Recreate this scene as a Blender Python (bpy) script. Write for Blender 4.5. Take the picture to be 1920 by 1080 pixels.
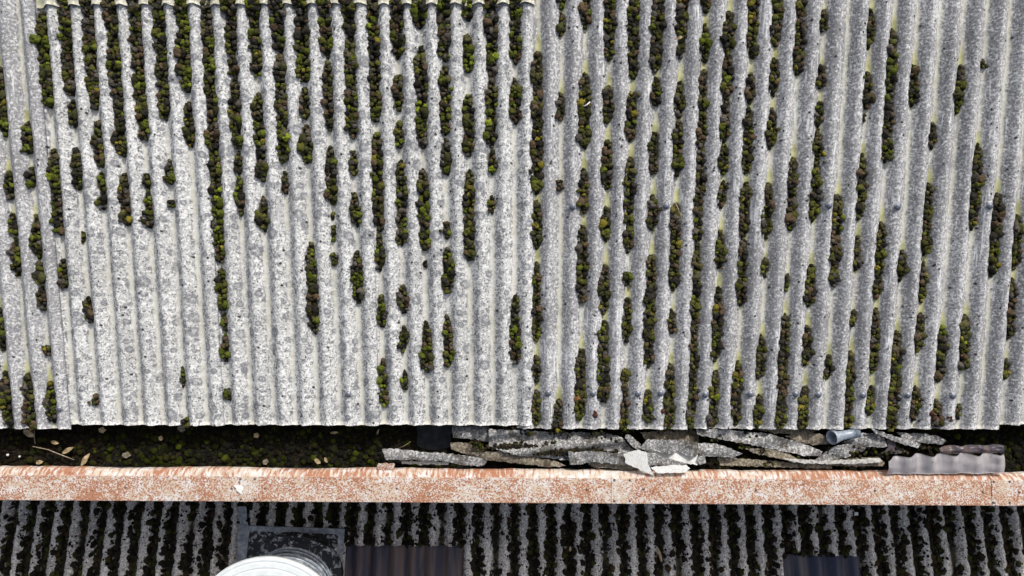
import bpy, math, random
import numpy as np
from mathutils import Vector, Matrix, noise
from mathutils.geometry import delaunay_2d_cdt
R = math.radians
random.seed(7); rng = np.random.default_rng(7)
for o in list(bpy.data.objects): bpy.data.objects.remove(o)
C = bpy.context.scene.collection
sc = bpy.context.scene

# ------------------------------------------------------------------ camera, sky, sun, exposure
CAM_R = (0.06261, 0.01141, 0.00264); CAM_Z = 4.5917
cd = bpy.data.cameras.new('camera'); cam = bpy.data.objects.new('camera', cd); C.objects.link(cam)
cam.location = (0, 0, CAM_Z); cam.rotation_euler = CAM_R
cd.sensor_width = 36; cd.lens = 24; cd.clip_start = .05; cd.clip_end = 500
sc.camera = cam
SUN_EL, SUN_AZ = 42, 26           # azimuth measured from +Y (up the roof) towards +X
world = bpy.data.worlds.new('World'); sc.world = world; world.use_nodes = True
wn = world.node_tree; sky = wn.nodes.new('ShaderNodeTexSky'); sky.sky_type = 'NISHITA'; sky.sun_disc = False
sky.sun_elevation = R(SUN_EL); sky.sun_rotation = R(SUN_AZ); sky.dust_density = 4.0; sky.ozone_density = .3
bg = wn.nodes['Background']; bg.inputs['Strength'].default_value = .15
hs = wn.nodes.new('ShaderNodeHueSaturation'); hs.inputs['Saturation'].default_value = .55   # thin high cloud
wn.links.new(sky.outputs[0], hs.inputs['Color']); wn.links.new(hs.outputs[0], bg.inputs[0])
sd = bpy.data.lights.new('sun', 'SUN'); sd.energy = 3.2; sd.angle = R(.6); sd.color = (1, .97, .93)
sun = bpy.data.objects.new('sun', sd); C.objects.link(sun)
SUND = Vector((math.sin(R(SUN_AZ))*math.cos(R(SUN_EL)), math.cos(R(SUN_AZ))*math.cos(R(SUN_EL)), math.sin(R(SUN_EL))))
sun.rotation_euler = SUND.to_track_quat('Z', 'Y').to_euler()
sc.view_settings.view_transform = 'Standard'; sc.view_settings.look = 'None'
sc.view_settings.exposure = 0.22; sc.view_settings.gamma = 1; sc.view_settings.use_curve_mapping = False

# ------------------------------------------------------------------ measuring
F = 1280.
CR = Matrix.Rotation(CAM_R[2], 3, 'Z') @ Matrix.Rotation(CAM_R[1], 3, 'Y') @ Matrix.Rotation(CAM_R[0], 3, 'X')
CRi = CR.transposed()
def proj(x, y, z):
    q = CRi @ Vector((x, y, z - CAM_Z)); return 960 + F*q.x/-q.z, 540 - F*q.y/-q.z
def unp(px, py, zf):
    """point where the sight line of a photo position meets the surface z = zf(x, y)"""
    d = CR @ Vector(((px-960)/F, (540-py)/F, -1.)); z = 0.
    for _ in range(12):
        s = (z - CAM_Z)/d.z; x, y = d.x*s, d.y*s
        z = zf(x, y) if callable(zf) else zf
    return Vector((x, y, z))
YE = -0.6371; TU = math.tan(R(11.4)); P = .146; AMP = .025
def roof_z(x, y): return (y - YE)*TU
LOW0 = unp(960, 950, -.905)
TL = math.tan(R(8.8))
def low_z(x, y): return LOW0.z - (y - LOW0.y)*TL

# ------------------------------------------------------------------ helpers
def tag(o, label=None, cat=None, group=None, kind=None):
    if label: o['label'] = label
    if cat: o['category'] = cat
    if group: o['group'] = group
    if kind: o['kind'] = kind
    return o
def empty(name, loc=(0, 0, 0), rz=0):
    o = bpy.data.objects.new(name, None); o.location = loc; o.rotation_euler = (0, 0, rz); o.empty_display_size = .1
    C.objects.link(o); return o
def mesh_np(name, V, Q=None, T=None, mat=None, parent=None, smooth=True, attrs=None, uv=None, colors=None):
    V = np.asarray(V, np.float32); me = bpy.data.meshes.new(name)
    nq = 0 if Q is None else len(Q); nt = 0 if T is None else len(T)
    loops = np.concatenate([a for a in ([np.asarray(Q, np.int32).ravel()] if nq else []) + ([np.asarray(T, np.int32).ravel()] if nt else [])])
    tot = np.concatenate([np.full(nq, 4), np.full(nt, 3)]).astype(np.int32)
    st = np.concatenate([[0], np.cumsum(tot)[:-1]]).astype(np.int32)
    me.vertices.add(len(V)); me.vertices.foreach_set('co', V.ravel())
    me.loops.add(len(loops)); me.loops.foreach_set('vertex_index', loops)
    me.polygons.add(nq+nt); me.polygons.foreach_set('loop_start', st)
    try: me.polygons.foreach_set('loop_total', tot)
    except Exception: pass
    me.polygons.foreach_set('use_smooth', np.full(nq+nt, smooth))
    for k, a in (attrs or {}).items():
        at = me.attributes.new(k, 'FLOAT', 'POINT'); at.data.foreach_set('value', np.asarray(a, np.float32).ravel())
    if colors is not None:
        at = me.attributes.new('tone', 'FLOAT_COLOR', 'POINT')
        c = np.ones((len(V), 4), np.float32); c[:, :3] = colors; at.data.foreach_set('color', c.ravel())
    if mat: me.materials.append(mat)
    me.update(calc_edges=True); me.validate()
    o = bpy.data.objects.new(name, me); C.objects.link(o)
    if parent: o.parent = parent; o.matrix_parent_inverse = Matrix.Translation(-parent.location)
    return o
def grid_q(n, m, off=0, flip=False):
    i, j = np.meshgrid(np.arange(n-1), np.arange(m-1), indexing='ij'); a = (i*m+j).ravel()+off
    q = np.stack([a, a+m, a+m+1, a+1], 1)
    return q[:, ::-1] if flip else q
def slab_np(Tp, th, dirz=None):
    """closed sheet from an n x m grid of points; returns V, Q"""
    n, m, _ = Tp.shape; B = Tp.copy(); B[..., 2] -= th
    V = np.concatenate([Tp.reshape(-1, 3), B.reshape(-1, 3)]); N = n*m
    q = [grid_q(n, m), grid_q(n, m, N, True)]
    def side(idx, flip):
        a, b = idx[:-1], idx[1:]; s = np.stack([a, b, b+N, a+N], 1); q.append(s[:, ::-1] if flip else s)
    side(np.arange(m), True); side((n-1)*m+np.arange(m), False)
    side(np.arange(n)*m, False); side(np.arange(n)*m+m-1, True)
    return V, np.concatenate(q)

# ------------------------------------------------------------------ materials
class G:
    def __init__(s, name):
        s.m = bpy.data.materials.new(name); s.m.use_nodes = True; s.t = s.m.node_tree; s.n = s.t.nodes; s.l = s.t.links
        s.b = s.n['Principled BSDF']; s.tc = s.n.new('ShaderNodeTexCoord')
    def put(s, sock, v):
        if v is None: return
        if hasattr(v, 'node') or isinstance(v, bpy.types.NodeSocket): s.l.new(v, sock)
        else: sock.default_value = v if not (isinstance(v, tuple) and len(v) == 3 and len(sock.default_value) == 4) else (*v, 1)
    def math(s, op, a, b=None, c=None, clamp=False):
        n = s.n.new('ShaderNodeMath'); n.operation = op; n.use_clamp = clamp
        for i, v in enumerate((a, b, c)):
            if v is not None: s.put(n.inputs[i], v)
        return n.outputs[0]
    def map(s, v, a, b, c=0., d=1., smooth=True):
        n = s.n.new('ShaderNodeMapRange'); n.interpolation_type = 'SMOOTHSTEP' if smooth else 'LINEAR'
        for i, x in enumerate((v, a, b, c, d)): s.put(n.inputs[i], x)
        return n.outputs[0]
    def vec(s, sc_=(1, 1, 1), off=(0, 0, 0), src=None):
        n = s.n.new('ShaderNodeMapping'); s.l.new(src or s.tc.outputs['Object'], n.inputs[0])
        n.inputs['Scale'].default_value = sc_; n.inputs['Location'].default_value = off; return n.outputs[0]
    def noise(s, scale, detail=2., rough=.5, v=None, dist=0.):
        n = s.n.new('ShaderNodeTexNoise'); s.l.new(v or s.tc.outputs['Object'], n.inputs['Vector'])
        n.inputs['Scale'].default_value = scale; n.inputs['Detail'].default_value = detail; n.inputs['Roughness'].default_value = rough
        n.inputs['Distortion'].default_value = dist; return n.outputs[0]
    def voro(s, scale, v=None, feature='F1', rnd=1.):
        n = s.n.new('ShaderNodeTexVoronoi'); n.voronoi_dimensions = '2D'; n.feature = feature; s.l.new(v or s.tc.outputs['Object'], n.inputs['Vector'])
        n.inputs['Scale'].default_value = scale; n.inputs['Randomness'].default_value = rnd; return n.outputs
    def mix(s, f, a, b, mode='MIX'):
        n = s.n.new('ShaderNodeMix'); n.data_type = 'RGBA'; n.blend_type = mode
        s.put(n.inputs[0], f); s.put(n.inputs[6], a); s.put(n.inputs[7], b); return n.outputs[2]
    def attr(s, name, col=False):
        n = s.n.new('ShaderNodeAttribute'); n.attribute_name = name; return n.outputs['Color' if col else 'Fac']
    def sep(s, sock, i):
        n = s.n.new('ShaderNodeSeparateXYZ'); s.l.new(sock, n.inputs[0]); return n.outputs[i]
    def bump(s, h, st, dist=.01):
        n = s.n.new('ShaderNodeBump'); n.inputs['Strength'].default_value = st; n.inputs['Distance'].default_value = dist
        s.l.new(h, n.inputs['Height']); s.l.new(n.outputs[0], s.b.inputs['Normal'])
    def out(s, col, rough=.9, spec=.2, metal=0.):
        s.put(s.b.inputs['Base Color'], col); s.put(s.b.inputs['Roughness'], rough)
        s.b.inputs['Specular IOR Level'].default_value = spec; s.put(s.b.inputs['Metallic'], metal); return s.m

def cement(name, base, hi, dark, trough, speck=.5, rosette=.5, streak=.0, trough_w=.0, crust=0., dots=.5, cream_n=.6, grime=0., midk=.62):
    g = G(name)
    u = g.attr('cu')                                      # corrugation coordinate: whole numbers on crests
    warp = g.noise(9, 3); warp2 = g.noise(40, 2)
    uu = g.math('ADD', u, g.math('MULTIPLY', g.math('SUBTRACT', warp, .5), .30))
    uu = g.math('ADD', uu, g.math('MULTIPLY', g.math('SUBTRACT', warp2, .5), .14))
    c = g.math('COSINE', g.math('MULTIPLY', uu, 2*math.pi))
    tm = g.map(c, -.58+trough_w, -1.0+trough_w)            # 1 in the trough
    tm = g.math('MULTIPLY', tm, g.map(g.noise(6, 4, .65, v=g.vec((2.2, .7, 1))), .36, .58, .25, 1))
    f1 = g.noise(88, 5, .68); f2 = g.noise(230, 2, .6); f3 = g.noise(30, 4, .65); lo = g.noise(3.2, 4, .6)
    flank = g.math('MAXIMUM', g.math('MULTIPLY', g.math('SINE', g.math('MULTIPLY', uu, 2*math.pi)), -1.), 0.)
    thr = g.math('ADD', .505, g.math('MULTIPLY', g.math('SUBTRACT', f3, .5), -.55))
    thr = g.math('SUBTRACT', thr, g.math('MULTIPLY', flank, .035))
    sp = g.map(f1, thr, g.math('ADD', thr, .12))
    sp = g.math('MULTIPLY', sp, g.math('SUBTRACT', 1., g.math('MULTIPLY', tm, cream_n)))
    mid = tuple(x*midk for x in base)
    col = g.mix(g.map(g.math('ADD', f3, g.math('MULTIPLY', g.math('SUBTRACT', lo, .5), .5)), .38, .62), mid, base)
    wh = g.map(g.math('ADD', g.noise(62, 4, .65, v=g.vec(off=(9, 4, 2))), g.math('MULTIPLY', g.math('SUBTRACT', lo, .5), .25)), .47, .60)
    col = g.mix(wh, col, hi)
    col = g.mix(g.math('MULTIPLY', sp, speck), col, dark)
    if rosette:
        for scale, lim, amt, off in ((9.5, .66, .80, (0, 0, 0)), (16, .64, .88, (3, 7, 1)), (30, .70, .85, (5, 1, 1))):
            vv = g.voro(scale, v=g.vec(off=off)); r = g.sep(vv['Color'], 0); k = g.sep(vv['Color'], 1)
            d = g.math('ADD', vv['Distance'], g.math('MULTIPLY', g.math('SUBTRACT', f1, .5), .50))
            rad = g.math('ADD', .17, g.math('MULTIPLY', r, .24))
            ins = g.map(d, rad, g.math('SUBTRACT', rad, .09)); core = g.map(d, g.math('MULTIPLY', rad, .2), g.math('MULTIPLY', rad, .65), .45, 1.)
            m_ = g.math('MULTIPLY', g.math('MULTIPLY', ins, core), g.math('GREATER_THAN', k, lim))
            col = g.mix(g.math('MULTIPLY', m_, amt*rosette), col, g.mix(g.map(f2, .42, .6), (dark[0]*1.5, dark[1]*1.5, dark[2]*1.6), (dark[0]*3.1, dark[1]*3.1, dark[2]*3.2)))
    if grime:
        gm = g.map(g.math('ADD', g.noise(9, 5, .7, v=g.vec(off=(4, 4, 4))), g.math('MULTIPLY', g.math('SUBTRACT', f1, .5), .2)), .52, .62)
        col = g.mix(g.math('MULTIPLY', gm, grime), col, g.mix(f3, (.020, .018, .012), (.075, .060, .038)))
    if dots:
        vd = g.voro(24, v=g.vec(off=(13, 2, 1))); on3 = g.math('GREATER_THAN', g.sep(vd['Color'], 2), 1-.07*dots)
        d3 = g.math('ADD', vd['Distance'], g.math('MULTIPLY', g.math('SUBTRACT', f1, .5), .25))
        col = g.mix(g.math('MULTIPLY', g.map(d3, .24, .14), on3), col, (.035, .033, .034))
    if streak:
        st = g.noise(1, 3, .6, v=g.vec((75, 5, 5))); bl = g.map(g.noise(5, 3, .6), .5, .64)
        col = g.mix(g.math('MULTIPLY', g.math('MULTIPLY', g.map(st, .52, .66), bl), streak), col, (.72, .72, .72))
        col = g.mix(g.math('MULTIPLY', g.map(g.noise(1, 3, .6, v=g.vec((60, 3, 3), (5, 5, 5))), .55, .7), streak*.5), col, (base[0]*.6, base[1]*.6, base[2]*.62))
    tcol = g.mix(g.map(g.noise(20, 3), .35, .7), trough, (trough[0]*.82, trough[1]*.80, trough[2]*.72))
    tcol = g.mix(g.math('MULTIPLY', g.map(f1, .55, .66), .35), tcol, dark)
    col = g.mix(g.math('MULTIPLY', tm, .92), col, tcol)
    # thin dark line along the lowest part of the flank
    line = g.math('MULTIPLY', g.map(c, -.5+trough_w, -.68+trough_w), g.map(c, -.86+trough_w, -.68+trough_w))
    col = g.mix(g.math('MULTIPLY', g.math('MULTIPLY', line, g.map(g.noise(1, 3, .7, v=g.vec((110, 14, 14))), .5, .62)), .55), col, dark)
    alg = g.attr('alg'); al = g.map(g.math('ADD', alg, g.math('MULTIPLY', g.math('SUBTRACT', f3, .5), .7)), .30, .85)
    col = g.mix(g.math('MULTIPLY', al, .85), col, g.mix(g.map(g.noise(14, 2), .4, .65), (.43, .42, .21), (.25, .25, .09)))
    wet = g.attr('wet'); wt = g.map(g.math('ADD', wet, g.math('MULTIPLY', g.math('SUBTRACT', f3, .5), .7)), .35, .8)
    col = g.mix(wt, col, g.mix(g.map(f1, .4, .6), (.030, .032, .016), (.065, .052, .034)))
    if crust:
        h = g.voro(26, v=g.vec(off=(1, 1, 4)))
        cr = g.map(g.math('ADD', g.noise(17, 4, .7), g.math('MULTIPLY', c, -.085)), .585-.03*crust, .62-.03*crust)
        pock = g.math('MULTIPLY', g.map(h['Distance'], .22, .12), g.math('GREATER_THAN', g.sep(h['Color'], 1), .80))
        col = g.mix(g.math('MAXIMUM', cr, pock), col, (.012, .011, .009))
    hgt = g.math('ADD', g.math('MULTIPLY', f1, .6), g.math('MULTIPLY', f3, .8))
    g.bump(hgt, .55, .006)
    return g.out(col, .95, .15)
M = {}
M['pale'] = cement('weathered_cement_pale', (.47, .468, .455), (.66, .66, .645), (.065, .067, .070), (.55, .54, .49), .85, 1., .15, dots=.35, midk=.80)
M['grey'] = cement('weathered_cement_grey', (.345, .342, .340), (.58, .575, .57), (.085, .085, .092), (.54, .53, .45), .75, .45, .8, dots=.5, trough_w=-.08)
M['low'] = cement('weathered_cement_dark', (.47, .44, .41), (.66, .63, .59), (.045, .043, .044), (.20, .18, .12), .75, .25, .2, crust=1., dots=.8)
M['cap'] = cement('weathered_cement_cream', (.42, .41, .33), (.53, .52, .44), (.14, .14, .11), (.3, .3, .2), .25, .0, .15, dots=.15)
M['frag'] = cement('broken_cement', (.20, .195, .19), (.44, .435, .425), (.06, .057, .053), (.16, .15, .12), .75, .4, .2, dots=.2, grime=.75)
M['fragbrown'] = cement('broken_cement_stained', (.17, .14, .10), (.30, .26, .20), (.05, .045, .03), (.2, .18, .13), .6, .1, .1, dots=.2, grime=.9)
def fresh():
    g = G('fresh_cement_break'); f = g.noise(90, 4, .6); l = g.noise(12, 3)
    col = g.mix(g.map(f, .45, .7), (.66, .65, .62), (.46, .45, .43)); col = g.mix(g.map(l, .5, .75, 0, .5), col, (.5, .47, .40))
    g.bump(f, .4, .004); return g.out(col, .95, .15)
M['fresh'] = fresh()
def moss_mat():
    g = G('moss'); c = g.attr('tone', True); f = g.noise(330, 3, .7); v = g.voro(260); v['Distance'].node.voronoi_dimensions = '3D'
    col = g.mix(g.map(f, .35, .65), g.mix(1., c, (.42, .42, .42), 'MULTIPLY'), g.mix(1., c, (1.7, 1.6, 1.5), 'MULTIPLY'))
    h = g.math('SUBTRACT', g.math('MULTIPLY', f, .7), v['Distance']); g.bump(h, 1., .006)
    return g.out(col, 1., .05)
M['moss'] = moss_mat()
def rust(name='rusting_galvanised_steel', bias=0.):
    g = G(name)
    n1 = g.noise(105, 2.5, .55, dist=.5); n2 = g.noise(5, 3, .6); n3 = g.noise(1.3, 2); n4 = g.noise(170, 2)
    thr = g.math('ADD', .505-bias, g.math('MULTIPLY', g.math('SUBTRACT', n2, .5), .42))
    thr = g.math('ADD', thr, g.math('MULTIPLY', g.math('SUBTRACT', n3, .5), .18))
    m = g.map(n1, g.math('SUBTRACT', thr, .035), g.math('ADD', thr, .035))
    y = g.sep(g.tc.outputs['Object'], 1)
    slope = g.attr('bevel')
    st = g.noise(1, 3, .6, v=g.vec((48, 18, 2))); st2 = g.noise(1, 2, .5, v=g.vec((1.2, 1, 1), (3, 0, 0)))
    ms = g.map(g.math('ADD', st, g.math('MULTIPLY', g.math('SUBTRACT', st2, .5), .9)), .42, .62)
    m = g.math('ADD', g.math('MULTIPLY', m, g.math('SUBTRACT', 1., slope)), g.math('MULTIPLY', g.math('SUBTRACT', 1., ms), slope))
    r = g.mix(g.map(n4, .4, .65), (.245, .105, .055), (.35, .165, .095)); r = g.mix(g.map(g.noise(28, 2), .58, .72), r, (.20, .075, .045))
    w = g.mix(g.map(g.noise(24, 2), .4, .65), (.43, .36, .285), (.50, .485, .465))
    col = g.mix(m, r, w)
    g.bump(m, .25, .002)
    return g.out(col, .75, .3, 0.)
M['rust'] = rust(); M['rustpale'] = rust('rusting_joint_cover', .055)
def simple(name, a, b, scale=30, rough=.6, spec=.4, metal=0., bump=.2, st=(1, 1, 1), lo=.4, hi=.65):
    g = G(name); f = g.noise(scale, 4, .6, v=g.vec(st)); g.bump(f, bump, .004)
    return g.out(g.mix(g.map(f, lo, hi), a, b), rough, spec, metal)
M['lining'] = simple('bitumen_gutter_lining', (.012, .013, .017), (.030, .032, .040), 20, .7)
M['soil'] = simple('black_humus', (.008, .007, .005), (.024, .019, .012), 60, 1., .05, bump=1.)
M['brick'] = simple('grimy_brickwork', (.10, .06, .045), (.17, .11, .08), 14, .95, .1, bump=.5)
M['lead'] = simple('lead_flashing', (.16, .18, .21), (.36, .38, .41), 26, .6, .5, .2, lo=.35, hi=.7)
M['steel'] = simple('galvanised_fixing', (.10, .11, .14), (.28, .29, .33), 90, .5, .5, .5)
M['rivet'] = simple('rusted_rivet', (.08, .045, .035), (.24, .17, .14), 200, .7, .3, .2)
M['white'] = simple('painted_cowl', (.50, .535, .54), (.56, .59, .595), 18, .6, .3, bump=.05)
M['plastic'] = simple('grey_plastic_pipe', (.17, .20, .24), (.30, .34, .38), 50, .35, .5)
M['leaf'] = simple('dead_leaf', (.22, .16, .08), (.40, .32, .20), 60, .8, .2)
M['twig'] = simple('dry_twig', (.20, .15, .10), (.36, .30, .22), 80, .9, .1)
M['bird'] = simple('white_bit', (.70, .70, .67), (.80, .80, .78), 90, .7, .2)
M['ring'] = simple('worn_duct_rib', (.22, .25, .28), (.42, .45, .48), 30, .5, .5, .2)
M['dusty'] = simple('dusty_broken_cement', (.24, .225, .20), (.46, .445, .41), 60, .95, .1, bump=.5, lo=.35, hi=.6)
def peel():
    g = G('peeling_black_paint'); f = g.noise(22, 5, .65, dist=.8); h = g.noise(7, 2)
    m = g.map(g.math('ADD', f, g.math('MULTIPLY', g.math('SUBTRACT', h, .5), .5)), .54, .57)
    col = g.mix(m, (.010, .011, .014), g.mix(g.map(g.noise(60, 3), .4, .6), (.16, .17, .19), (.36, .37, .39))); g.bump(m, .4, .003)
    return g.out(col, .6, .4)
M['peel'] = peel()
M['duct'] = simple('dark_flue_metal', (.055, .065, .080), (.17, .19, .22), 16, .45, .5, .3)
def pvc(name, a, b, alpha):
    g = G(name); f = g.noise(1, 4, .6, v=g.vec((16, 1.4, 1.4))); q = g.noise(30, 4, .65)
    col = g.mix(g.map(f, .38, .64), a, b); col = g.mix(g.map(q, .60, .72, 0, .6), col, (.10, .09, .08))
    g.b.inputs['Transmission Weight'].default_value = alpha; g.b.inputs['IOR'].default_value = 1.2
    g.bump(q, .1, .002)
    return g.out(col, .28, .6)
M['pvc'] = pvc('smoked_pvc_rooflight', (.045, .045, .065), (.13, .095, .085), .15)
M['pvcb'] = pvc('smoked_pvc_rooflight_blue', (.035, .042, .070), (.10, .09, .10), .15)
M['pvcs'] = pvc('clear_pvc_offcut', (.42, .40, .42), (.62, .58, .58), .55)

# ------------------------------------------------------------------ upper roof sheets
SEAM = {-4: (-251, -158), -3: (62, 130), -2: (374, 419), -1: (688, 711), 0: (1001, 998.5), 1: (1319, 1290), 2: (1632, 1584), 3: (1938, 1876), 4: (2246, 2170)}
def seam_px(j, py): a, b = SEAM[j]; return a + (b-a)*py/800.
YS = np.linspace(-1.05, 3.4, 90)
SEAM_X = {}
for j in SEAM:
    xs = []
    for Y in YS:
        x = 0.
        for _ in range(4):
            p = proj(x, Y, roof_z(0, Y)+.015); x += (seam_px(j, p[1])-p[0])*(CAM_Z-roof_z(0, Y))/F
        xs.append(x)
    SEAM_X[j] = np.array(xs)
def X_of(u, Y):
    j = max(-4, min(3, math.floor((u-.3)/7))); f = (u-.3-7*j)/7
    a = np.interp(Y, YS, SEAM_X[j]); b = np.interp(Y, YS, SEAM_X[j+1]); return a+(b-a)*f
def lap_z(u):
    j = math.floor((u-.3)/7); return .009*((u-.3-7*j)/7)
def Y_at(px, py): return unp(px, py, roof_z).y

# moss runs seen in each trough: (top, bottom, width) in photo rows
MOSS = {
 -24: [(575, 655), (700, 800)],
 -23: [(122, 250), (318, 370), (400, 437), (448, 515), (700, 805, 1.35)],
 -22: [(226, 285), (315, 345), (408, 481), (496, 526), (537, 578), (645, 663, .7), (715, 790, 1.1)],
 -21: [(18, 197, 1.1), (278, 437), (489, 537), ],
 -20: [(-40, 175, 1.15), (185, 234), (278, 352), (433, 450, .5), (556, 600), (742, 756, .5)],
 -19: [(-40, 196, 1.15), (226, 310), (322, 360, 1.1), (370, 388, .7)],
 -18: [(-40, 290, 1.15), (322, 418)],
 -17: [(-40, 256, 1.1), (322, 350), (358, 424, .85)],
 -16: [(-40, 219, 1.1), (302, 342), (372, 385, .6), (690, 722, .6), (786, 799, .8)],
 -15: [(-40, 170, 1.1), (193, 272, 1.)],
 -14: [(-40, 489, 1.), (500, 578, .9), (585, 618, .6), (626, 674, .8), (730, 748, .7)],
 -13: [(-40, 96, 1.1), (104, 140, 1.2), (146, 275), (285, 321, .9), (330, 400, .8)],
 -12: [(-40, 137, 1.2), (174, 333, 1.05), (370, 430)],
 -11: [(-40, 93, 1.2), (97, 300), (322, 360, .7)],
 -10: [(-40, 150, 1.35), (163, 218), (233, 300), (455, 622, .95)],
 -9: [(-40, 104, 1.1), (115, 240, .9), (274, 378), (398, 406, .4), (424, 448, .6), (472, 494, .65)],
 -8: [(-40, 66, 1.3), (66, 255, 1.1), (285, 325, .9), (363, 420, .9), (470, 566)],
 -7: [(-40, 222, 1.), (247, 430, .95), (438, 503, .8), (552, 611, .8), (674, 758, .75)],
 -6: [(-40, 104, 1.2), (137, 204), (230, 274, .8), (300, 455), (533, 585, 1.), (611, 655, .8), (696, 728, .7)],
 -5: [(-40, 48, 1.), (85, 274, .95), (315, 467, .95), (488, 497, .4), (604, 696, 1.)],
 -4: [(-40, 111, 1.1), (120, 248, .95), (262, 322, .95), (412, 443, .8), (465, 544, 1.), (594, 685, .8)],
 -3: [(-40, 35, .9), (65, 130, 1.), (174, 288, .95), (318, 485, 1.)],
 -2: [(-40, 137, 1.1), (148, 272, .95), (280, 322, .9), (368, 396, .9)],
 -1: [(-40, 115, 1.1), (148, 228, .9), (555, 678, .9)],
 0: [(92, 360, .95), (378, 463, .85), (489, 637, .7), (667, 711, .8), (730, 792, .8)],
 1: [(-30, 12, .8), (20, 62, .8), (174, 222, .85), (338, 352, .6), (748, 806, .9)],
 2: [(-40, 48, .9), (137, 274, 1.), (315, 395, .95), (422, 563, .9), (652, 785, .95)],
 3: [(-40, 108, 1.), (162, 222, 1.), (260, 352, .9), (385, 448, .85), (495, 585, .85), (600, 752, .95)],
 4: [(-40, 144, 1.), (168, 260, .9), (292, 470, .85), (513, 532, .7), (556, 637, .85), (690, 712, .8), (720, 806, .7)],
 5: [(-40, 130, 1.1), (141, 193, .85), (245, 322, .9), (366, 428, .85), (476, 686, .95), (730, 788, .9)],
 6: [(-40, 66, 1.), (70, 104, .9), (150, 218, .8), (222, 326, .9), (378, 541, .95), (581, 622, .8), (682, 800, .85)],
 7: [(-40, 18, .9), (44, 111, .8), (126, 448, .75), (452, 804, .75)],
 8: [(18, 90, 1.), (98, 178, .9), (182, 262, .8), (270, 322, .9), (340, 385, .9), (433, 500, .9), (537, 674, .85), (693, 797, .9)],
 9: [(-40, 104, .9), (137, 190, .9), (202, 322, .9), (340, 441, .9), (446, 570, .85), (680, 795, .95)],
 10: [(-40, 82, 1.), (107, 175, .9), (204, 274, .9), (340, 444, .85), (480, 515, .75), (630, 704, .9), (740, 800, .95)],
 11: [(-40, 137, .9), (292, 428, .9), (511, 541, .65), (590, 800, 1.)],
 12: [(18, 56, .85), (118, 163, .9), (187, 233, .9), (245, 296, .9), (302, 412, .85), (496, 570, 1.05), (611, 682, .9), (722, 804, 1.)],
 13: [(362, 493, .95), (495, 532, 1.15), (662, 708, .75)],
 14: [(18, 85, .85), (133, 196, .9), (212, 222, .5), (290, 408, .85), (445, 505, .7), (578, 607, .8), (660, 800, .85)],
 15: [(54, 300, .95), (415, 556, .85), (580, 696, .85), (722, 776, .9)],
 16: [(122, 193, .9), (470, 522, .9), (622, 804, 1.)],
 17: [(230, 275, .85), (340, 475, .8), (492, 563, .7), (585, 655, .95), (725, 786, 1.05)],
 18: [(118, 207, .95), (611, 711, 1.05), (752, 798, .95)],
 19: [(110, 122, .6), (272, 426, .95), (592, 689, 1.), (759, 783, .65)],
 20: [(360, 515, 1.1)],
 21: [(400, 502, .9), (522, 632, .8), (674, 708, .9)],
 22: [(120, 180, .8), (500, 560, .9)],
}
RUNS = []
for t, rs in MOSS.items():
    for r in rs:
        y0, y1 = r[0], r[1]; w = r[2] if len(r) > 2 else 1.
        j = math.floor((t+.2)/7); cx = seam_px(j, (y0+y1)/2)+(seam_px(j+1, (y0+y1)/2)-seam_px(j, (y0+y1)/2))*(t+.5-.3-7*j)/7
        RUNS.append(dict(t=t, top=Y_at(cx, y0), bot=Y_at(cx, y1), w=w, py=(y0, y1)))

roof = empty('corrugated_roof', (0, YE, 0))
tag(roof, 'weathered grey and white corrugated fibre cement roof above the valley gutter', 'roof', kind='thing')
NU = 12
def moss_near(t, Y):
    wet = 0.; alg = 0.
    for r in RUNS:
        if r['t'] != t: continue
        d_in = min(r['top']-Y, Y-r['bot'])
        wet = max(wet, min(1., max(0., (d_in+.012)/.035))*r['w'])
        L = r['top']-r['bot']
        if Y > r['top']-.02: alg = max(alg, max(0., 1-(Y-r['top'])/.16)*min(1, L/.2))
        elif Y < r['bot']+.02: alg = max(alg, .6*max(0., 1-(r['bot']-Y)/.10)*min(1, L/.2))
    return wet, alg
EAVE = {-4: 803, -3: 797, -2: 797, -1: 797, 0: 804, 1: 804, 2: 804, 3: 797}
sheets = {}
for j in range(-4, 4):
    u0, u1 = 7*j-.42, 7*j+7.3
    nu = int((u1-u0)*NU)+1
    us = np.linspace(u0, u1, nu); pxm = (seam_px(j, 800)+seam_px(j+1, 800))/2
    ye = Y_at(pxm, EAVE[j]); yt = Y_at(pxm, -14) if -4 < j < 0 else 2.75
    ys = np.linspace(ye, yt, int((yt-ye)/.030))
    Tp = np.zeros((nu, len(ys), 3)); wet = np.zeros((nu, len(ys))); alg = wet.copy()
    for b, Y in enumerate(ys):
        mn = {t: moss_near(t, Y) for t in range(7*j-1, 7*j+8)}
        for a, u in enumerate(us):
            t = math.floor(u); f = u-t
            und = noise.noise(Vector((u*.7, Y*1.6, j*3.1)))*.0022 + noise.noise(Vector((u*4, Y*14, j)))*.0010
            Tp[a, b] = (X_of(u, Y), Y, roof_z(0, Y)+AMP*math.cos(2*math.pi*u)+.009*((u-7*j-.3)/7)+und)
            w, al = mn.get(t, (0, 0)); k = max(0., 1-abs(f-.5)/.30); wet[a, b] = w*k*1.5; alg[a, b] = al*max(0., 1-abs(f-.5)/.22)*1.5*(.35 if -4 < j < 0 else 1.)
        # ragged broken lower edge
    for a in range(nu):
        Tp[a, 0, 1] += noise.noise(Vector((us[a]*5, j*7., 0)))*.005
    V, Q = slab_np(Tp, .0075)
    cu = np.repeat(us[:, None], len(ys), 1).ravel()
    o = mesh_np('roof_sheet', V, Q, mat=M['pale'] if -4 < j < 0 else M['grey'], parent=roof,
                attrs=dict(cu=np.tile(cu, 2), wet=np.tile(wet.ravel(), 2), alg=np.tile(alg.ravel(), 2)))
    sheets[j] = o
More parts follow.
